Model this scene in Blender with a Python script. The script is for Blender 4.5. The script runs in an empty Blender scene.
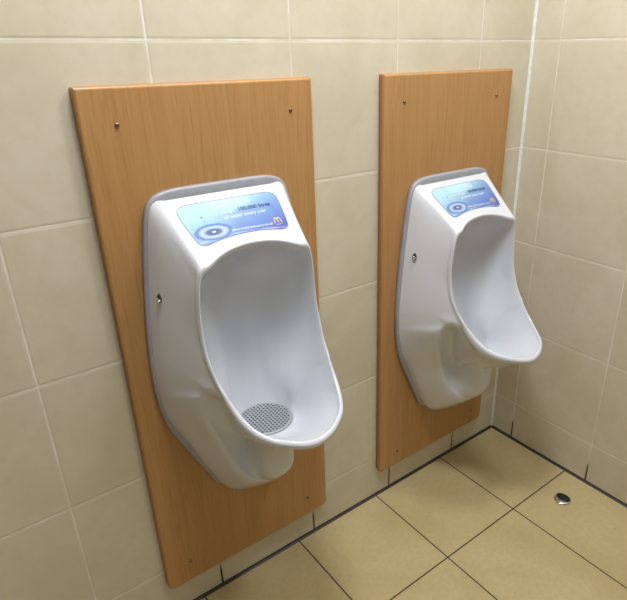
import bpy, bmesh, math, random
from mathutils import Vector, Matrix
random.seed(4)
S = bpy.context.scene
COL = S.collection

# ------------------------------------------------------------------ helpers
def link(o, parent=None):
    COL.objects.link(o)
    if parent is not None:
        o.parent = parent
    return o

def obj(name, bm, mat, parent=None, smooth=False):
    me = bpy.data.meshes.new(name)
    bmesh.ops.recalc_face_normals(bm, faces=bm.faces)
    bm.to_mesh(me); bm.free()
    if mat: me.materials.append(mat)
    if smooth:
        for p in me.polygons: p.use_smooth = True
    return link(bpy.data.objects.new(name, me), parent)

def tag(o, label=None, cat=None, group=None, kind=None):
    if label: o['label'] = label
    if cat: o['category'] = cat
    if group: o['group'] = group
    if kind: o['kind'] = kind
    return o

def structure(name, bm, mat):
    return tag(obj(name, bm, mat), kind='structure')

def add_box(bm, x0, x1, y0, y1, z0, z1):
    vs = [bm.verts.new((x, y, z)) for x in (x0, x1) for y in (y0, y1) for z in (z0, z1)]
    for f in ((0,1,3,2),(4,6,7,5),(0,4,5,1),(2,3,7,6),(0,2,6,4),(1,5,7,3)):
        bm.faces.new([vs[i] for i in f])
    return bm

def ring_loft(bm, rings, close_last=False, close_first=False):
    vr = [[bm.verts.new(p) for p in r] for r in rings]
    n = len(vr[0])
    for a, b in zip(vr[:-1], vr[1:]):
        for i in range(n):
            bm.faces.new((a[i], a[(i+1) % n], b[(i+1) % n], b[i]))
    if close_first: bm.faces.new(list(reversed(vr[0])))
    if close_last: bm.faces.new(vr[-1])
    return vr

def circle(c, u, v, r, n=24):
    return [c + u*(r*math.cos(2*math.pi*i/n)) + v*(r*math.sin(2*math.pi*i/n)) for i in range(n)]

def turned(bm, c, axis, prof, n=24):
    """lathe: prof = [(distance along axis, radius)]"""
    axis = axis.normalized()
    u = axis.orthogonal().normalized(); v = axis.cross(u)
    ring_loft(bm, [circle(c + axis*h, u, v, max(r, 1e-5), n) for h, r in prof], True, True)
    return bm

# ------------------------------------------------------------------ node helpers
def srgb(r, g, b):
    f = lambda c: ((c/255)/12.92 if c/255 <= .04045 else ((c/255+.055)/1.055)**2.4)
    return (f(r), f(g), f(b), 1)

class Nodes:
    def __init__(s, name):
        s.m = bpy.data.materials.new(name); s.m.use_nodes = True
        s.t = s.m.node_tree; s.n = s.t.nodes; s.l = s.t.links
        s.b = s.n['Principled BSDF']
    def node(s, kind, **kw):
        n = s.n.new(kind)
        for k, v in kw.items(): setattr(n, k, v)
        return n
    def put(s, sock, v):
        if isinstance(v, bpy.types.NodeSocket): s.l.new(v, sock)
        else: sock.default_value = v
    def math(s, op, a, b=0.0, c=0.0):
        n = s.node('ShaderNodeMath', operation=op)
        for i, v in enumerate((a, b, c)): s.put(n.inputs[i], v)
        return n.outputs[0]
    def mix(s, f, a, b):
        n = s.node('ShaderNodeMix', data_type='RGBA')
        s.put(n.inputs[0], f); s.put(n.inputs[6], a); s.put(n.inputs[7], b)
        return n.outputs[2]
    def step(s, v, lo, hi, a=0.0, b=1.0):      # smooth map lo..hi -> a..b
        n = s.node('ShaderNodeMapRange', interpolation_type='SMOOTHSTEP')
        for i, x in enumerate((v, lo, hi, a, b)): s.put(n.inputs[i], x)
        return n.outputs[0]
    def obj_xyz(s):
        n = s.node('ShaderNodeTexCoord'); x = s.node('ShaderNodeSeparateXYZ')
        s.l.new(n.outputs['Object'], x.inputs[0]); s.coord = n.outputs['Object']
        return x.outputs
    def noise(s, scale, detail=4, rough=.5, vec=None, dist=0):
        n = s.node('ShaderNodeTexNoise')
        n.inputs['Scale'].default_value = scale; n.inputs['Detail'].default_value = detail
        n.inputs['Roughness'].default_value = rough; n.inputs['Distortion'].default_value = dist
        if vec is not None: s.l.new(vec, n.inputs['Vector'])
        return n.outputs[0]
    def scaled(s, vec, sc):
        n = s.node('ShaderNodeMapping'); s.l.new(vec, n.inputs[0]); n.inputs['Scale'].default_value = sc
        return n.outputs[0]
    def bump(s, h, strength=.3, dist=.001):
        n = s.node('ShaderNodeBump'); n.inputs['Strength'].default_value = strength
        n.inputs['Distance'].default_value = dist
        s.put(n.inputs['Height'], h); s.l.new(n.outputs[0], s.b.inputs['Normal'])
    def set(s, **kw):
        for k, v in kw.items(): s.put(s.b.inputs[k.replace('_', ' ')], v)
        return s.m

def joint_distance(N, coord, offset, pitch):
    """distance to the nearest joint at offset + k*pitch"""
    a = N.math('DIVIDE', N.math('SUBTRACT', coord, offset), pitch)
    fr = N.math('ABSOLUTE', N.math('SUBTRACT', a, N.math('ROUND', a)))
    return N.math('MULTIPLY', fr, pitch), N.math('FLOOR', a)

def cell_random(N, a, b):
    c = N.node('ShaderNodeCombineXYZ'); N.put(c.inputs[0], a); N.put(c.inputs[1], b)
    w = N.node('ShaderNodeTexWhiteNoise', noise_dimensions='3D'); N.l.new(c.outputs[0], w.inputs[0])
    return w.outputs[0]

def simple(name, col, rough=.4, metal=0.0, **kw):
    N = Nodes(name); x = N.obj_xyz()
    n = N.noise(60, 3, vec=N.coord)
    c2 = tuple(v*.9 for v in col[:3]) + (1,)
    N.set(Base_Color=N.mix(N.step(n, .35, .65), col, c2), Roughness=rough, Metallic=metal)
    for k, v in kw.items(): N.b.inputs[k.replace('_', ' ')].default_value = v
    return N.m

# ------------------------------------------------------------------ measured layout (metres)
ZJ, HP = 1.3435, .2983           # a horizontal wall joint, tile height
BX, WP = -.2243, .3              # vertical joint on the back wall, tile width
RY = -.0917                      # vertical joint on the right wall
FX, FY, FP = -.2868, -.3199, .2974
ROOM_X, ROOM_Y, ROOM_Z = -3.0, -2.3, 2.45

def wall_material(name, axis, offset):
    N = Nodes(name); x = N.obj_xyz()
    u, z = x[axis], x[2]
    du, iu = joint_distance(N, u, offset, WP)
    dz, iz = joint_distance(N, z, ZJ, HP)
    d = N.math('MINIMUM', du, dz)
    wide = N.step(z, .085, .14, .0011, 0.0)
    grout = N.step(N.math('SUBTRACT', d, wide), .0011, .0021, 1.0, 0.0)
    edge = N.step(d, .0015, .006, 1.0, 0.0)
    rnd = cell_random(N, iu, iz)
    big = N.noise(5, 5, .55, N.coord, .6)
    fine = N.noise(38, 4, .6, N.coord)
    base = N.mix(N.step(big, .35, .68), WALL_A, WALL_B)
    base = N.mix(N.math('MULTIPLY', N.step(fine, .4, .75), .22), base, WALL_C)
    base = N.mix(N.math('MULTIPLY', rnd, .16), base, WALL_C)
    # old wear in the grout: grimy streaks on the lowest vertical joints
    g_n = N.noise(9, 3, .6, N.coord)
    gcol = N.mix(N.step(g_n, .42, .62), GROUT_A, GROUT_B)
    low = N.step(N.math('ADD', z, N.math('MULTIPLY', g_n, .05)), .085, .115, 1.0, 0.0)
    gcol = N.mix(low, gcol, GRIME)
    col = N.mix(grout, base, gcol)
    h = N.math('ADD', N.math('MULTIPLY', N.math('SUBTRACT', 1.0, edge), 1.0), N.math('MULTIPLY', big, .5))
    N.bump(h, .35, .0012)
    rough = N.math('ADD', N.math('MULTIPLY', grout, .35), .38)
    return N.set(Base_Color=col, Roughness=rough)

WALL_A = srgb(219, 212, 192); WALL_B = srgb(211, 202, 179); WALL_C = srgb(197, 186, 160)
GROUT_A = srgb(238, 234, 226); GROUT_B = srgb(222, 212, 188); GRIME = srgb(58, 42, 34)

M = {}
M['wall_back'] = wall_material('back_wall_tiles', 0, BX)
M['wall_side'] = wall_material('side_wall_tiles', 1, RY)

def floor_material():
    N = Nodes('floor_tiles'); x = N.obj_xyz()
    dx, ix = joint_distance(N, x[0], FX, FP)
    dy, iy = joint_distance(N, x[1], FY, 2*FP)
    # the cut tiles along the two walls are full to the wall
    dx = N.math('ADD', dx, N.step(x[0], FX+.1, FX+.11))
    dy = N.math('ADD', dy, N.step(x[1], FY+.1, FY+.11))
    d = N.math('MINIMUM', dx, dy)
    j = N.step(d, .0015, .0025, 1.0, 0.0)
    big = N.noise(4, 5, .6, N.coord, .5); fine = N.noise(70, 4, .6, N.coord)
    base = N.mix(N.step(big, .3, .7), srgb(200, 183, 138), srgb(188, 169, 124))
    base = N.mix(N.math('MULTIPLY', N.step(fine, .35, .7), .25), base, srgb(168, 150, 108))
    base = N.mix(N.math('MULTIPLY', cell_random(N, ix, iy), .15), base, srgb(180, 162, 120))
    N.bump(N.math('ADD', N.math('SUBTRACT', 1.0, j), N.math('MULTIPLY', fine, .12)), .4, .0012)
    return N.set(Base_Color=N.mix(j, base, srgb(62, 46, 34)), Roughness=N.math('ADD', N.math('MULTIPLY', j, .3), .42))
M['floor'] = floor_material()

def wood_material(name='oak_laminate'):
    N = Nodes(name); x = N.obj_xyz()
    v = N.scaled(N.coord, (1, 1, .045))
    a = N.noise(34, 3, .5, v, .3)
    b = N.noise(190, 4, .6, v, .2)
    c = N.noise(430, 2, .5, N.scaled(N.coord, (1, 1, .03)))
    col = N.mix(N.step(a, .3, .7), WOOD_A, WOOD_B)
    col = N.mix(N.math('MULTIPLY', N.step(b, .45, .7), .42), col, WOOD_C)
    col = N.mix(N.math('MULTIPLY', N.step(c, .58, .7), .3), col, WOOD_D)
    N.bump(b, .08, .0006)
    return N.set(Base_Color=col, Roughness=.42)
WOOD_A = srgb(190, 145, 92); WOOD_B = srgb(183, 137, 84); WOOD_C = srgb(166, 118, 68); WOOD_D = srgb(147, 100, 56)
M['wood'] = wood_material()
WOOD_A = srgb(182, 130, 76); WOOD_B = srgb(172, 120, 68); WOOD_C = srgb(160, 106, 58); WOOD_D = srgb(138, 90, 46)
M['wood_edge'] = wood_material('edge_banding')

def ceramic_material():
    N = Nodes('white_ceramic')
    N.b.inputs['Coat Weight'].default_value = .3; N.b.inputs['Coat Roughness'].default_value = .05
    return N.set(Base_Color=srgb(216, 219, 226), Roughness=.2)
M['ceramic'] = ceramic_material()
M['plate'] = simple('grey_plastic', srgb(166, 168, 176), .38)
M['chrome'] = simple('chrome', srgb(225, 225, 228), .16, 1.0)
M['black'] = simple('black_rubber', srgb(14, 14, 17), .55)
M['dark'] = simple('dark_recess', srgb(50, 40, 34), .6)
M['brass'] = simple('screw_metal', srgb(168, 140, 112), .3, 1.0)
M['sealant'] = simple('white_sealant', srgb(240, 240, 238), .4)
M['dark_sealant'] = simple('dark_floor_joint', srgb(60, 50, 44), .5)
M['low_bounce_wall'] = simple('low_bounce_grey', srgb(128, 122, 112), .5)  # invented dark finish for the unseen walls, cuts bounced light
M['ceiling'] = simple('ceiling_paint', srgb(232, 230, 224), .8)
M['white_ink'] = simple('white_ink', srgb(240, 248, 252), .4)
M['navy_ink'] = simple('navy_ink', srgb(34, 62, 120), .4)
M['gold_ink'] = simple('gold_ink', srgb(240, 214, 140), .4)
M['housing'] = simple('lamp_housing', srgb(235, 235, 232), .5)

def strainer_material():
    N = Nodes('perforated_strainer'); x = N.obj_xyz()
    P = .0076
    a = N.math('DIVIDE', x[0], P)
    row = N.math('MODULO', N.math('ABSOLUTE', N.math('ROUND', a)), 2.0)
    fx = N.math('SUBTRACT', a, N.math('ROUND', a))
    b = N.math('ADD', N.math('DIVIDE', x[1], P*1.1), N.math('MULTIPLY', row, .5))
    fy = N.math('SUBTRACT', b, N.math('ROUND', b))
    d = N.math('SQRT', N.math('ADD', N.math('POWER', fx, 2.0), N.math('POWER', fy, 2.0)))
    rr = N.math('SQRT', N.math('ADD', N.math('POWER', x[0], 2.0), N.math('POWER', x[1], 2.0)))
    inside = N.step(rr, .0540, .0550, 1.0, 0.0)
    hole = N.math('MULTIPLY', N.step(d, .27, .36, 1.0, 0.0), inside)
    N.bump(N.math('SUBTRACT', 1.0, hole), .6, .002)
    return N.set(Base_Color=N.mix(hole, srgb(158, 164, 164), srgb(26, 28, 32)), Roughness=.38, Metallic=.1)
M['strainer'] = strainer_material()

def sticker_material():
    N = Nodes('sticker_print')
    uv = N.node('ShaderNodeUVMap'); s = N.node('ShaderNodeSeparateXYZ'); N.l.new(uv.outputs[0], s.inputs[0])
    u, v = s.outputs[0], s.outputs[1]          # metres: u across, v down the face
    n = N.noise(14, 4, .6, uv.outputs[0], .8)
    w = N.noise(9, 3, .6, N.scaled(uv.outputs[0], (1, 4, 1)), 1.2)
    g = N.math('ADD', N.math('ADD', N.math('MULTIPLY', N.math('SUBTRACT', v, .07), 8.0), N.math('MULTIPLY', u, 3.2)), N.math('MULTIPLY', n, .35))
    col = N.mix(N.step(g, -.38, .55), srgb(176, 216, 228), srgb(98, 130, 194))
    col = N.mix(N.step(g, .42, .8), col, srgb(84, 90, 172))
    # pale printed patch at top middle
    du = N.math('DIVIDE', N.math('SUBTRACT', u, .0), .05); dv = N.math('DIVIDE', N.math('SUBTRACT', v, .03), .022)
    rr = N.math('ADD', N.math('POWER', du, 2.0), N.math('POWER', dv, 2.0))
    col = N.mix(N.math('MULTIPLY', N.step(rr, 0.0, 1.6, 1.0, 0.0), .5), col, srgb(205, 238, 244))
    # pale swirl running along the lower edge
    sw = N.math('ADD', N.math('SUBTRACT', v, .108), N.math('MULTIPLY', N.math('POWER', N.math('ADD', u, .01), 2.0), -1.0))
    band = N.step(N.math('ABSOLUTE', sw), .0, .0035, 1.0, 0.0)
    col = N.mix(N.math('MULTIPLY', band, N.math('MULTIPLY', N.step(w, .35, .6), .7)), col, srgb(190, 205, 240))
    # water ripple, lower left
    eu = N.math('DIVIDE', N.math('ADD', u, .058), .044); ev = N.math('DIVIDE', N.math('SUBTRACT', v, .0945), .0205)
    er = N.math('SQRT', N.math('ADD', N.math('POWER', eu, 2.0), N.math('POWER', ev, 2.0)))
    er = N.math('ADD', er, N.math('MULTIPLY', N.math('SUBTRACT', n, .5), .4))
    ramp = N.node('ShaderNodeValToRGB'); N.l.new(er, ramp.inputs[0]); cr = ramp.color_ramp
    stops = [(0, (245, 250, 254)), (.06, (235, 242, 250)), (.11, (70, 84, 124)), (.33, (96, 114, 158)), (.40, (150, 170, 210)),
             (.52, (176, 196, 230)), (.64, (160, 182, 224)), (.74, (92, 124, 184)), (.88, (98, 132, 190)), (1.0, (160, 195, 228))]
    cr.elements[0].position, cr.elements[0].color = stops[0][0], srgb(*stops[0][1])
    cr.elements[1].position, cr.elements[1].color = stops[1][0], srgb(*stops[1][1])
    for p, c in stops[2:]:
        e = cr.elements.new(p); e.color = srgb(*c)
    col = N.mix(N.step(er, .85, 1.05, 1.0, 0.0), col, ramp.outputs[0])
    # falling drops above the ripple
    for (a, b, r) in ((-.068, .057, .0022), (-.0665, .068, .0017), (-.064, .074, .0013)):
        q = N.math('SQRT', N.math('ADD', N.math('POWER', N.math('SUBTRACT', u, a), 2.0), N.math('POWER', N.math('SUBTRACT', v, b), 2.0)))
        col = N.mix(N.step(q, r*.6, r, 1.0, 0.0), col, srgb(70, 110, 160))
    # dark printed outline
    return N.set(Base_Color=col, Roughness=.32)
M['sticker'] = sticker_material()

# ------------------------------------------------------------------ room
WT = .12
structure('wall_back', add_box(bmesh.new(), ROOM_X-WT, WT, 0, WT, -.05, ROOM_Z), M['wall_back'])
structure('wall_right', add_box(bmesh.new(), 0, WT, ROOM_Y-WT, 0, -.05, ROOM_Z), M['wall_side'])
structure('wall_left', add_box(bmesh.new(), ROOM_X-WT, ROOM_X, ROOM_Y-WT, 0, -.05, ROOM_Z), M['low_bounce_wall'])
structure('wall_front', add_box(bmesh.new(), ROOM_X, 0, ROOM_Y-WT, ROOM_Y, -.05, ROOM_Z), M['low_bounce_wall'])
structure('floor', add_box(bmesh.new(), ROOM_X, 0, ROOM_Y, 0, -.05, 0), M['floor'])
structure('ceiling', add_box(bmesh.new(), ROOM_X-WT, WT, ROOM_Y-WT, WT, ROOM_Z, ROOM_Z+.08), M['ceiling'])

def cove(name, a, b, n1, n2, w, mat, steps=6):
    """sealant bead in an inner corner from a to b; n1, n2 point away from the two faces"""
    bm = bmesh.new(); a = Vector(a); b = Vector(b); n1 = Vector(n1); n2 = Vector(n2)
    prof = [Vector((0, 0, 0))]
    sec = []
    for i in range(steps+1):
        t = i/steps*math.pi/2
        k = 1 - .45*math.sin(2*t)
        sec.append(n1*(w*math.cos(t)*k) + n2*(w*math.sin(t)*k))
    sec.append(Vector((0, 0, 0)))
    A = [bm.verts.new(a+s) for s in sec]; B = [bm.verts.new(b+s) for s in sec]
    for i in range(len(sec)):
        j = (i+1) % len(sec); bm.faces.new((A[i], A[j], B[j], B[i]))
    bm.faces.new(A); bm.faces.new(list(reversed(B)))
    return structure(name, bm, mat)
cove('trim_1', (0, 0, .003), (0, 0, ROOM_Z), (-1, 0, 0), (0, -1, 0), .006, M['sealant'])
cove('trim_2', (ROOM_X, 0, 0), (0, 0, 0), (0, 0, 1), (0, -1, 0), .0075, M['dark_sealant'])
cove('trim_3', (0, ROOM_Y, 0), (0, 0, 0), (0, 0, 1), (-1, 0, 0), .0075, M['dark_sealant'])

# ------------------------------------------------------------------ wooden backing boards
def screw(name, c, axis, parent, r=.0042, mat='brass'):
    bm = bmesh.new(); c = Vector(c); axis = Vector(axis).normalized()
    turned(bm, c - axis*.0015, axis, [(0, r), (.0022, r), (.0036, r*.82), (.0044, r*.4)], 20)
    o = obj(name, bm, M[mat], parent, True)
    # cross slot of the head
    u = axis.orthogonal().normalized(); v = axis.cross(u)
    b2 = bmesh.new()
    for p, q in ((u, v), (v, u)):
        k = [c + axis*h + p*(r*.62*s1) + q*(r*.14*s2) for h in (.0012, .0031) for s1, s2 in ((-1,-1),(1,-1),(1,1),(-1,1))]
        vs = [b2.verts.new(x) for x in k]
        for f in ((0,1,2,3),(7,6,5,4),(0,4,5,1),(1,5,6,2),(2,6,7,3),(3,7,4,0)): b2.faces.new([vs[i] for i in f])
    obj('slot', b2, M['dark'], o)
    return o

def make_board(name, cx, label, x_screw, z_top=1.2713, z_bot=.0985, hw=.2397, th=.0195):
    root = link(bpy.data.objects.new(name, None)); root.location = (cx, 0, z_bot)
    tag(root, label, 'board', 'wooden backing boards')
    H = z_top - z_bot
    bm = bmesh.new()
    def outline(inset, y, r):
        pts = []
        w, h0, h1 = hw - inset, inset, H - inset
        for (sx, z, a0) in ((1, h0, -90), (1, h1, 0), (-1, h1, 90), (-1, h0, 180)):
            rr = r if z == h0 else .003
            rr = max(rr - inset*.3, .0015)
            c = (sx*(w-rr), z + (rr if z == h0 else -rr))
            for k in range(7):
                a = math.radians(a0 + 90*k/6)
                pts.append(Vector((c[0]+rr*math.cos(a), y, c[1]+rr*math.sin(a))))
        return pts
    R = .006
    rings = [outline(0, -.0006, .013)]
    for k in range(8):
        a = k/7*math.pi/2
        rings.append(outline(R*(1-math.cos(a)), -(th-R) - R*math.sin(a), .013))
    ring_loft(bm, rings, True, True)
    bm.faces.ensure_lookup_table()
    n = len(rings[0])
    for i, f in enumerate(bm.faces):
        if i < 4*n: f.material_index = 1
    obj('panel', bm, M['wood'], root, True).data.materials.append(M['wood_edge'])
    for f in root.children[0].data.polygons:
        if len(f.vertices) > 4: f.use_smooth = False
    for dx, z in x_screw:
        screw('screw', (dx, -th, z - z_bot), (0, -1, 0), root)
    return root
make_board('backing_board', -1.0268, 'wide wooden backing board nearest the camera, behind the larger-looking left urinal',
           [(-.177, 1.2066), (.1825, 1.2086), (-.1788, .1613), (.1735, .1586)])
make_board('backing_board', -.3410, 'wooden backing board beside the tiled room corner, behind the right urinal',
           [(-.175, 1.2063), (.1746, 1.205), (-.1713, .1546), (.182, .1525)], hw=.2405)

# ------------------------------------------------------------------ urinal
def face_pt(w, t, up=0.0):          # point on the sloping top face; t runs down the slope
    return (w, .032 + t*.788 + up*.615, 1.067 - t*.615 + up*.788)

def lerp(a, b, f): return tuple(x + (y-x)*f for x, y in zip(a, b))
def add3(a, b): return tuple(x+y for x, y in zip(a, b))

def stations():
    ST = []
    T = [.008, .035, .062, .088, .104, .112]
    def face_station(w0, w1, tend, crest_w):
        pts = [(w0, .0202, 1.077), face_pt(w0, -.005, -.001)]
        for t in T:
            f = t/.13; tt = t*tend/.13
            pts.append(face_pt(w0+(w1-w0)*f, tt))
        for dt in (.012, .006, .0025):
            tt = tend - dt; pts.append(face_pt(w0+(w1-w0)*(tt/tend), tt, 0))
        return pts
    P, X = .0202, .032
    # (outer points..., crest) ; each outer list has 11 entries
    def side_station(p, c, z_plate=None, bulge=.003, fr=(.06, .2, .42, .64, .8, .9)):
        p0 = (p[0]+.001, P, p[1]); p1 = (p[0], X, p[1])
        q = add3(c, (.0035, -.012, -.002))
        pts = [p0, p1]
        for f in fr:
            a = lerp(p1, q, f); b = bulge*4*f*(1-f)
            pts.append((a[0]+b, a[1], a[2]))
        pts += [q, add3(c, (.0045, -.0075, -.001)), add3(c, (.003, -.0025, 0))]
        return pts
    def low_station(p, mids, c, n, b, drop):
        p0 = (p[0]+(.001 if p[0] > 0 else 0), P, p[1]); p1 = (p[0], X, p[1])
        pts = [p0, p1] + mids
        pts += [tuple(c[i]+n[i]*k1+b[i]*k2 for i in range(3)) for k1, k2 in ((-.004 if p[0] > .12 else -.009, drop+.002), (.0088, drop-.004), (.0085, .0055))]
        return pts
    def V(x): return tuple(x)
    # interior mid points
    def inner(c, ms): return ms
    add = lambda outer, crest, inn: ST.append((outer, crest, inn))
    add(face_station(0, 0, .130, 0), (0, .1385, .9845), [(0, .136, .976), (0, .102, .957), (0, .058, .925), (0, .046, .85), (0, .046, .73), (0, .066, .610)])
    add(face_station(.065, .040, .1345, .04), (.041, .1415, .981), [(.040, .139, .974), (.036, .104, .953), (.030, .062, .920), (.022, .049, .845), (.016, .049, .725), (.018, .067, .610)])
    add(face_station(.092, .070, .1445, .07), (.0705, .149, .9755), [(.069, .147, .968), (.063, .110, .946), (.053, .069, .912), (.039, .054, .838), (.027, .053, .718), (.030, .070, .609)])
    add(face_station(.117, .098, .1605, .1), (.0975, .1605, .966), [(.0955, .158, .957), (.088, .118, .935), (.074, .078, .9), (.053, .061, .828), (.036, .058, .710), (.040, .076, .607)])
    # ridge
    pts = [(.1335, .0202, 1.074), (.1325, .0315, 1.068)]
    for f in (.09, .25, .47, .68, .8, .86):
        pts.append(lerp((.1325, .0315, 1.068), (.1165, .1655, .961), f))
    pts += [lerp((.1325, .0315, 1.068), (.1165, .1655, .961), f) for f in (.92, .96, .985)]
    add(pts, (.1155, .1645, .957), [(.112, .160, .948), (.101, .123, .925), (.086, .084, .889), (.061, .067, .819), (.042, .063, .702), (.047, .083, .605)])
    add(side_station((.1455, 1.059), (.1220, .1645, .940), bulge=.0015), (.1220, .1645, .940), [(.1185, .160, .934), (.108, .126, .912), (.093, .089, .876), (.067, .072, .808), (.046, .068, .694), (.054, .092, .603)])
    add(side_station((.156, 1.025), (.1260, .164, .912), bulge=.0015), (.1260, .164, .912), [(.1225, .159, .907), (.113, .128, .888), (.098, .094, .853), (.073, .076, .790), (.050, .073, .682), (.059, .101, .601)])
    add(side_station((.1635, .975), (.129, .163, .870)), (.129, .163, .870), [(.1255, .158, .866), (.118, .130, .848), (.104, .098, .817), (.079, .081, .758), (.055, .080, .667), (.064, .111, .598)])
    add(side_station((.1745, .890), (.1297, .167, .826)), (.1297, .167, .826), [(.1262, .163, .822), (.119, .137, .806), (.106, .108, .778), (.084, .091, .727), (.060, .092, .652), (.067, .121, .595)])
    add(side_station((.1835, .800), (.1298, .1772, .789)), (.1298, .1772, .789), [(.1263, .174, .784), (.1195, .151, .769), (.107, .126, .742), (.088, .110, .699), (.066, .112, .640), (.068, .129, .592)])
    add(side_station((.189, .730), (.1255, .197, .750), fr=(.1, .3, .55, .66, .78, .89)), (.1255, .197, .750), [(.122, .194, .745), (.115, .176, .730), (.104, .155, .706), (.088, .143, .673), (.069, .140, .630), (.068, .138, .588)])
    add(side_station((.189, .676), (.1203, .2165, .7265), fr=(.12, .36, .66, .72, .80, .89)), (.1203, .2165, .7265), [(.1172, .2135, .721), (.1105, .195, .706), (.1015, .1745, .683), (.088, .161, .653), (.0745, .152, .613), (.0665, .1435, .585)])
    k = ST[-1][1]; ST[-1][0][-3:] = [add3(k, (.004, -.013, -.006)), add3(k, (.0055, -.008, -.005)), add3(k, (.0045, -.001, -.001))]
    # lower stations with the finger recess between skirt and bowl
    c = (.1184, .2238, .718)
    add(low_station((.188, .655), [(.1812, .055, .660), (.167, .10, .673), (.1515, .145, .688), (.1455, .154, .691), (.106, .159, .680), (.110, .180, .685)], c, (.65, .1, .05), (-.1, -.45, -.85), .026),
        c, [(.1155, .221, .712), (.109, .202, .696), (.100, .182, .674), (.088, .168, .645), (.076, .157, .606), (.066, .146, .583)])
    c = (.108, .256, .689)
    add(low_station((.177, .592), [(.1665, .055, .594), (.1465, .094, .600), (.125, .133, .606), (.114, .132, .608), (.079, .136, .597), (.090, .172, .622)], c, (.85, .45, 0), (-.05, -.3, -.95), .030),
        c, [(.1055, .253, .683), (.100, .238, .668), (.092, .219, .649), (.083, .200, .625), (.073, .181, .597), (.064, .164, .580)])
    c = (.0958, .2859, .6705)
    add(low_station((.146, .518), [(.141, .050, .517), (.122, .088, .532), (.1025, .126, .547), (.092, .124, .550), (.050, .126, .542), (.059, .152, .558)], c, (.75, .66, -.05), (-.1, -.3, -.95), .028),
        c, [(.0935, .282, .664), (.088, .268, .652), (.081, .250, .637), (.072, .229, .617), (.062, .206, .593), (.053, .186, .578)])
    c = (.077, .3145, .661)
    add(low_station((.108, .425), [(.105, .052, .423), (.094, .095, .450), (.080, .134, .480), (.068, .131, .488), (.048, .133, .503), (.047, .152, .553)], c, (.5, .86, -.08), (-.15, -.3, -.95), .024),
        c, [(.075, .310, .655), (.070, .295, .644), (.063, .274, .630), (.055, .249, .610), (.046, .223, .590), (.038, .2, .577)])
    c = (.044, .3380, .6525)
    add(low_station((.074, .366), [(.070, .052, .355), (.060, .102, .388), (.0500, .152, .438), (.0455, .152, .446), (.0425, .164, .475), (.0435, .180, .552)], c, (.25, .96, -.1), (-.1, -.3, -.95), .021),
        c, [(.0425, .333, .647), (.039, .317, .637), (.035, .293, .623), (.030, .264, .605), (.024, .235, .587), (.018, .208, .577)])
    c = (.022, .3452, .6475)
    add(low_station((.038, .355), [(.036, .052, .337), (.031, .104, .373), (.0245, .159, .423), (.0255, .164, .431), (.0310, .194, .466), (.0315, .208, .553)], c, (.12, .99, -.1), (-.05, -.3, -.95), .021),
        c, [(.0215, .3395, .642), (.0195, .322, .6325), (.0175, .298, .619), (.015, .269, .603), (.012, .239, .586), (.009, .211, .577)])
    c = (0, .3476, .6455)
    add(low_station((0, .353), [(0, .052, .331), (0, .106, .367), (0, .162, .418), (0, .170, .426), (0, .206, .468), (0, .215, .556)], c, (0, 1, -.1), (0, -.3, -.95), .021),
        c, [(0, .342, .640), (0, .325, .631), (0, .300, .618), (0, .270, .602), (0, .240, .586), (0, .212, .577)])
    for k, (outer, c, inn) in enumerate(ST):
        low = k >= 12
        q = lerp(outer[7], outer[8], .45)
        outer.insert(8, (q[0], q[1], q[2] - (.0045 if low else 0)))
    return ST

DRAIN = (0, .1375, .572); DR = .062

def centripetal(pts, closed, counts):
    """centripetal Catmull-Rom through pts, counts[i] samples on span i"""
    n = len(pts); P = [Vector(p) for p in pts]; out = []
    spans = n if closed else n-1
    for i in range(spans):
        if closed: p0, p1, p2, p3 = P[(i-1) % n], P[i], P[(i+1) % n], P[(i+2) % n]
        else:
            p1, p2 = P[i], P[i+1]
            p0 = P[i-1] if i > 0 else p1*2 - p2
            p3 = P[i+2] if i+2 < n else p2*2 - p1
        e = lambda a, b: max((a-b).length, 1e-6)**.5
        t0 = 0; t1 = t0+e(p0, p1); t2 = t1+e(p1, p2); t3 = t2+e(p2, p3)
        for k in range(counts):
            t = t1 + (t2-t1)*k/counts
            a1 = p0*((t1-t)/(t1-t0)) + p1*((t-t0)/(t1-t0))
            a2 = p1*((t2-t)/(t2-t1)) + p2*((t-t1)/(t2-t1))
            a3 = p2*((t3-t)/(t3-t2)) + p3*((t-t2)/(t3-t2))
            b1 = a1*((t2-t)/(t2-t0)) + a2*((t-t0)/(t2-t0))
            b2 = a2*((t3-t)/(t3-t1)) + a3*((t-t1)/(t3-t1))
            out.append(b1*((t2-t)/(t2-t1)) + b2*((t-t1)/(t2-t1)))
    if not closed: out.append(P[-1])
    return out

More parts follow.
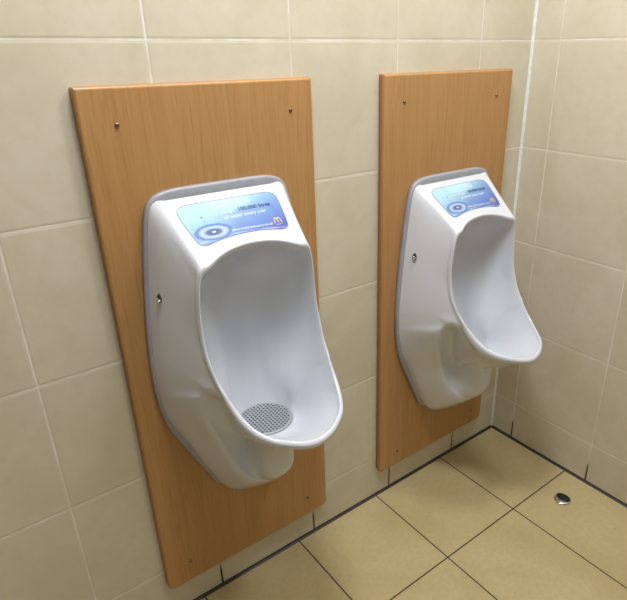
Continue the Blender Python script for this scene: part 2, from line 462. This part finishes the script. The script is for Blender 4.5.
def make_ceramic(parent):
    ST = stations(); n = len(ST)
    cols = []
    for s, (outer, crest, inn) in enumerate(ST):
        a = math.pi*s/(n-1)
        # strainer rim point, matched to the path's direction
        last = inn[-1]
        ang = math.atan2(last[0]-DRAIN[0], -(last[1]-DRAIN[1])) if 0 < s < n-1 else a
        d = (DR*math.sin(ang), DRAIN[1]-DR*math.cos(ang), DRAIN[2]+.001)
        d2 = ((DR-.004)*math.sin(ang), DRAIN[1]-(DR-.004)*math.cos(ang), DRAIN[2]-.006)
        cols.append(outer + [crest] + inn + [d, d2])
    # full loop: right half s=0..n-1 then the mirrored half back
    full = cols + [[(-p[0], p[1], p[2]) for p in c] for c in reversed(cols[1:-1])]
    m = len(full[0])
    rows = []
    for r in range(m):
        rows.append(centripetal([c[r] for c in full], True, 5))
    # now along each column
    ncol = len(rows[0]); K = 4
    colsf = [centripetal([rows[r][c] for r in range(m)], False, K) for c in range(ncol)]
    bm = bmesh.new()
    grid = [[bm.verts.new((p.x, -p.y, p.z)) for p in col] for col in colsf]
    L = len(grid[0])
    for c in range(ncol):
        a, b = grid[c], grid[(c+1) % ncol]
        for r in range(L-1):
            bm.faces.new((a[r], b[r], b[r+1], a[r+1]))
    # light relaxation takes the facets out of the hand-laid surface
    bnd = {v for v in bm.verts if any(len(e.link_faces) == 1 for e in v.link_edges)}
    free = [v for v in bm.verts if v not in bnd]
    def relax(vs, n):
        for _ in range(n):
            bmesh.ops.smooth_vert(bm, verts=vs, factor=.5, use_axis_x=True, use_axis_y=True, use_axis_z=True)
    relax(free, 1)
    bowl_in = [col[r] for col in grid for r in range(14*K+2, L-K-1)]
    relax(bowl_in, 14)
    # close the back and the drain well
    bm.faces.new([grid[c][0] for c in range(ncol)])
    bm.faces.new([grid[c][-1] for c in reversed(range(ncol))])
    o = obj('bowl', bm, M['ceramic'], parent, True)
    for f in o.data.polygons:
        if len(f.vertices) > 4: f.use_smooth = False
    return o

PLATE = [(0, 1.0845), (.05, 1.0845), (.09, 1.084), (.118, 1.081), (.138, 1.0735), (.151, 1.060), (.160, 1.034), (.167, 1.0), (.1745, .95), (.182, .89), (.1885, .83), (.193, .77),
         (.195, .71), (.1935, .655), (.187, .60), (.175, .556), (.155, .51), (.132, .46), (.108, .41), (.086, .365), (.060, .350), (0, .345)]

def make_plate(parent):
    pts = [(w, 0, z) for w, z in PLATE]
    full = pts + [(-w, 0, z) for w, _, z in reversed(pts[1:-1])]
    loop = centripetal(full, True, 4)
    N = len(loop); nrm = []
    for i in range(N):
        t = loop[(i+1) % N] - loop[i-1]; v = Vector((-t.z, 0, t.x)).normalized()
        if v.dot(loop[i]-Vector((0, 0, .72))) < 0: v = -v
        nrm.append(v)
    bm = bmesh.new(); rings = []
    for inset, y in ((0, .0197), (0, .0285), (.0008, .0305), (.0025, .0322), (.005, .0330), (.016, .0333)):
        rings.append([Vector((p.x - v.x*inset, -y, p.z - v.z*inset)) for p, v in zip(loop, nrm)])
    ring_loft(bm, rings, True, True)
    o = obj('backplate', bm, M['plate'], parent, True)
    for f in o.data.polygons:
        if len(f.vertices) > 4: f.use_smooth = False
    tag(o, 'thin grey backplate edging the bowl')
    return o

def face3(w, t, up):
    p = face_pt(w, t, up); return Vector((p[0], -p[1], p[2]))

def make_sticker(parent):
    half = [(0, .0228), (.05, .0228), (.088, .0230), (.0985, .0262), (.1055, .0315), (.1075, .040), (.1055, .065), (.1020, .090), (.0985, .108), (.0955, .1155), (.0895, .1195),
            (.078, .1200), (.062, .1160), (.040, .1122), (.02, .1107), (0, .1102)]
    full = half + [(-w, t) for w, t in reversed(half[1:-1])]
    loop = centripetal([(w, t, 0) for w, t in full], True, 4)
    bm = bmesh.new(); uvl = bm.loops.layers.uv.new('UVMap')
    cen = Vector((0, .068, 0)); rings = [loop] + [[cen + (p-cen)*k for p in loop] for k in (.75, .5, .25)]
    vmap = {}
    vr = []
    for r in rings:
        row = []
        for p in r:
            v = bm.verts.new(face3(p.x, p.y, .0008)); vmap[v] = (p.x, p.y); row.append(v)
        vr.append(row)
    c = bm.verts.new(face3(0, .068, .0008)); vmap[c] = (0, .068)
    N = len(loop)
    for a, b in zip(vr[:-1], vr[1:]):
        for i in range(N): bm.faces.new((a[i], a[(i+1) % N], b[(i+1) % N], b[i]))
    for i in range(N): bm.faces.new((vr[-1][i], vr[-1][(i+1) % N], c))
    low = [bm.verts.new(face3(p.x, p.y, -.0006)) for p in loop]
    for v, p in zip(low, loop): vmap[v] = (p.x, p.y)
    for i in range(N): bm.faces.new((low[i], low[(i+1) % N], vr[0][(i+1) % N], vr[0][i]))
    for f in bm.faces:
        for l in f.loops: l[uvl].uv = vmap[l.vert]
    st = obj('sticker', bm, M['sticker'], parent)
    tag(st, 'blue water-drop sticker on the sloping top')
    # thin dark keyline around the print
    bm = bmesh.new(); rr = []
    nr = []
    for i in range(N):
        t = loop[(i+1) % N]-loop[i-1]; v = Vector((t.y, -t.x, 0)).normalized()
        if v.dot(loop[i]-cen) < 0: v = -v
        nr.append(v)
    for off, up in ((-.0001, .0006), (0, .0012), (.0008, .0011), (.0010, -.0004)):
        rr.append([face3(p.x+v.x*off, p.y+v.y*off, up) for p, v in zip(loop, nr)])
    ring_loft(bm, rr)
    obj('border', bm, M['keyline'], st)
    # printed words
    def words(txt, w, t, size, mat, rot=0.0, bold=0.0, shear=0.0, align='LEFT'):
        cu = bpy.data.curves.new('words', 'FONT'); cu.body = txt; cu.size = size; cu.offset = bold; cu.shear = shear
        cu.resolution_u = 2; cu.align_x = align
        tmp = bpy.data.objects.new('words', cu); COL.objects.link(tmp)
        bpy.context.view_layer.update()
        me = bpy.data.meshes.new_from_object(tmp.evaluated_get(bpy.context.evaluated_depsgraph_get()))
        COL.objects.unlink(tmp); bpy.data.objects.remove(tmp)
        me.name = 'lettering'
        for v in me.vertices:
            x = v.co.x*math.cos(rot) - v.co.y*math.sin(rot); y = v.co.x*math.sin(rot)+v.co.y*math.cos(rot)
            v.co = face3(w+x, t-y, .00135)
        me.materials.clear(); me.materials.append(M[mat])
        return link(bpy.data.objects.new('lettering', me), st)
    words('This urinal', .010, .0410, .0085, 'white_ink')
    words('saves on average', -.0640, .0580, .0096, 'white_ink')
    words('100,000 litres', .0105, .0580, .0134, 'navy_ink', bold=.00022, shear=.05)
    words('of water every year', -.0250, .0715, .0118, 'white_ink')
    words('www.environments.co.uk', -.0240, .1020, .0088, 'white_ink', bold=.00004, rot=-.04)
    # golden arched letter emblem, bottom right
    bm = bmesh.new()
    for sx in (-1, 1):
        n = 14; prev = None
        for k in range(n+1):
            a = math.pi*k/n
            h = .0150*math.sin(a)**.75
            cxm = .0035*sx - .0038*math.cos(a)
            outer = (cxm - .0010*math.cos(a), h+.0006); innr = (cxm + .0007*math.cos(a), max(h-.0022, 0))
            row = [bm.verts.new(face3(.0800+q[0], .1040-q[1]*.85, u)) for q in (outer, innr) for u in (.0009, .0016)]
            if prev:
                for i0, i1 in ((0, 1), (1, 3), (3, 2), (2, 0)):
                    bm.faces.new((prev[i0], prev[i1], row[i1], row[i0]))
            prev = row
    em = obj('emblem', bm, M['gold_ink'], st); tag(em, 'small golden arched letter emblem')
    words("i'm lovin' it", .0800, .1090, .0036, 'white_ink', align='CENTER')
    return st
M['keyline'] = simple('grey_keyline', srgb(120, 138, 150), .4)

def make_strainer(parent):
    bm = bmesh.new()
    turned(bm, Vector((0, 0, -.004)), Vector((0, 0, 1)), [(0, .0600), (.005, .0600), (.0066, .0585), (.0072, .0560), (.0066, .0545), (.0066, .02), (.0066, .0002)], 64)
    o = obj('strainer', bm, M['strainer'], parent, True)
    o.location = (0, -DRAIN[1], DRAIN[2]+.0005)
    tag(o, 'grey perforated round strainer in the bowl')
    return o

def make_side_fixing(parent, sgn):
    # screw in a small slotted recess on the flank of the bowl
    nrm = Vector((sgn*.93, -.32, 0)).normalized()
    c = Vector((sgn*.1668, -.0625, .8815))
    bm = bmesh.new()
    up = Vector((0, 0, 1)); side = nrm.cross(up).normalized()
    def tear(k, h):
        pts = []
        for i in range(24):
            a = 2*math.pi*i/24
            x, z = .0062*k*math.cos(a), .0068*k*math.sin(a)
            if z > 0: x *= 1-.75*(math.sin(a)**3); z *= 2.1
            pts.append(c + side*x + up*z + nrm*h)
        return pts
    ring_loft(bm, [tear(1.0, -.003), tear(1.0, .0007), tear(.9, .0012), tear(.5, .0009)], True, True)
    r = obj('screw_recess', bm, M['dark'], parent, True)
    bm = bmesh.new()
    turned(bm, c + nrm*.0004 - up*.0022, nrm, [(0, .0068), (.0016, .0068), (.0024, .0060), (.0012, .0042), (.0010, .0005)], 24)
    turned(bm, c + nrm*.0010 - up*.0022, nrm, [(0, .0030), (.0026, .0030), (.0036, .0018)], 16)
    turned(bm, c + nrm*.0010 + up*.0048 + side*.001, nrm, [(0, .0022), (.0022, .0020), (.0030, .0010)], 16)
    obj('screw_cup', bm, M['chrome'], r, True)
    return r

def make_urinal():
    root = link(bpy.data.objects.new('urinal', None))
    make_plate(root); make_ceramic(root); make_strainer(root); make_sticker(root)
    for s in (-1, 1): make_side_fixing(root, s)
    return root

def copy_tree(o, parent=None):
    c = o.copy(); COL.objects.link(c); c.parent = parent
    for ch in list(o.children): copy_tree(ch, c)
    return c

# the origin of an urinal is its foot on the wall line
u1 = make_urinal(); u1.location = (-1.0263, 0, 0)
tag(u1, 'white waterless urinal on the left board, round strainer visible in its bowl', 'urinal', 'white urinals on wooden boards')
u2 = copy_tree(u1); u2.location = (-.3388, 0, -.0684)
tag(u2, 'white waterless urinal on the right board, hung slightly lower beside the room corner', 'urinal', 'white urinals on wooden boards')

# ------------------------------------------------------------------ chrome floor stop
ds = link(bpy.data.objects.new('door_stop', None)); ds.location = (-.131, -.3935, 0); ds.scale = (1.2, 1.2, 1)
tag(ds, 'small round chrome floor stop with a black rubber pad near the right wall', 'door stop')
bm = bmesh.new()
turned(bm, Vector((0, 0, 0)), Vector((0, 0, 1)), [(0, .0215), (.0022, .0215), (.0042, .0195), (.0050, .0165), (.0052, .001)], 40)
base = obj('base', bm, M['chrome'], ds, True)
bm = bmesh.new()
# rubber pad: rounded bar across the disc
ang = math.radians(-84)
ax = Vector((math.cos(ang), math.sin(ang), 0)); ay = Vector((-math.sin(ang), math.cos(ang), 0))
rings = []
for h, k in ((.004, 1), (.0085, 1), (.0105, .9), (.0112, .7)):
    ring = []
    for i in range(28):
        a = 2*math.pi*i/28
        ring.append(ax*(.0180*k*math.cos(a)) + ay*(.0098*k*math.sin(a) + .0035) + Vector((0, 0, h)))
    rings.append(ring)
ring_loft(bm, rings, True, True)
obj('pad', bm, M['black'], ds, True)
bm = bmesh.new()
turned(bm, ay*(-.0125) + ax*(-.003) + Vector((0, 0, .0040)), Vector((0, 0, 1)), [(0, .0022), (.0012, .0022), (.0015, .001)], 14)
obj('screw', bm, M['black'], ds, True)

# ------------------------------------------------------------------ ceiling lamps and added fill
def lamp(x, y, sx, sy, power, label, col=(.955, .975, 1)):
    t = link(bpy.data.objects.new('ceiling_lamp_or_fill', None)); t.location = (x, y, ROOM_Z)
    tag(t, label, 'lamp')
    bm = bmesh.new(); add_box(bm, -sx/2-.03, sx/2+.03, -sy/2-.03, sy/2+.03, -.045, -.0005)
    obj('housing', bm, M['housing'], t)
    L = bpy.data.lights.new('lamp_light', 'AREA'); L.shape = 'RECTANGLE'; L.size = sx; L.size_y = sy
    L.energy = power; L.color = col
    lo = bpy.data.objects.new('lamp_light', L); link(lo, t); lo.location = (0, 0, -.05)
    return t
lamp(-1.08, -.46, .3, .3, 18.5, 'square ceiling lamp above the left side of the room')
lamp(-.4, -.66, .3, .3, 12, 'square ceiling lamp above the right side of the room')

lamp(-2.0, -1.7, .6, .6, 7, 'added square fill light, unseen behind the viewer, far from the tiled corner')  # unseen fill light, added to raise the general brightness

W = bpy.data.worlds.new('World'); S.world = W; W.use_nodes = True
W.node_tree.nodes['Background'].inputs[0].default_value = (.8, .85, 1, 1)
W.node_tree.nodes['Background'].inputs[1].default_value = .05

# ------------------------------------------------------------------ camera
yaw, pitch, roll = .6643, -.4144, -.0103
f = Vector((math.cos(pitch)*math.sin(yaw), math.cos(pitch)*math.cos(yaw), math.sin(pitch)))
rt = Vector((math.cos(yaw), -math.sin(yaw), 0)); up = rt.cross(f)
r2 = rt*math.cos(roll) + up*math.sin(roll); u2v = -rt*math.sin(roll) + up*math.cos(roll)
cam = bpy.data.cameras.new('camera'); co = link(bpy.data.objects.new('camera', cam))
mat = Matrix((r2, u2v, -f)).transposed().to_4x4(); mat.translation = Vector((-1.51929, -1.08834, 1.32297))
co.matrix_world = mat
cam.sensor_fit = 'HORIZONTAL'; cam.sensor_width = 36; cam.lens = 567.36/627*36
cam.shift_x = (313.5-352.855)/627; cam.shift_y = (299.84-300)/627
cam.clip_start = .02
S.camera = co
S.view_settings.view_transform = 'Standard'; S.view_settings.look = 'None'
S.view_settings.exposure = .06; S.view_settings.gamma = 1; S.view_settings.use_curve_mapping = False
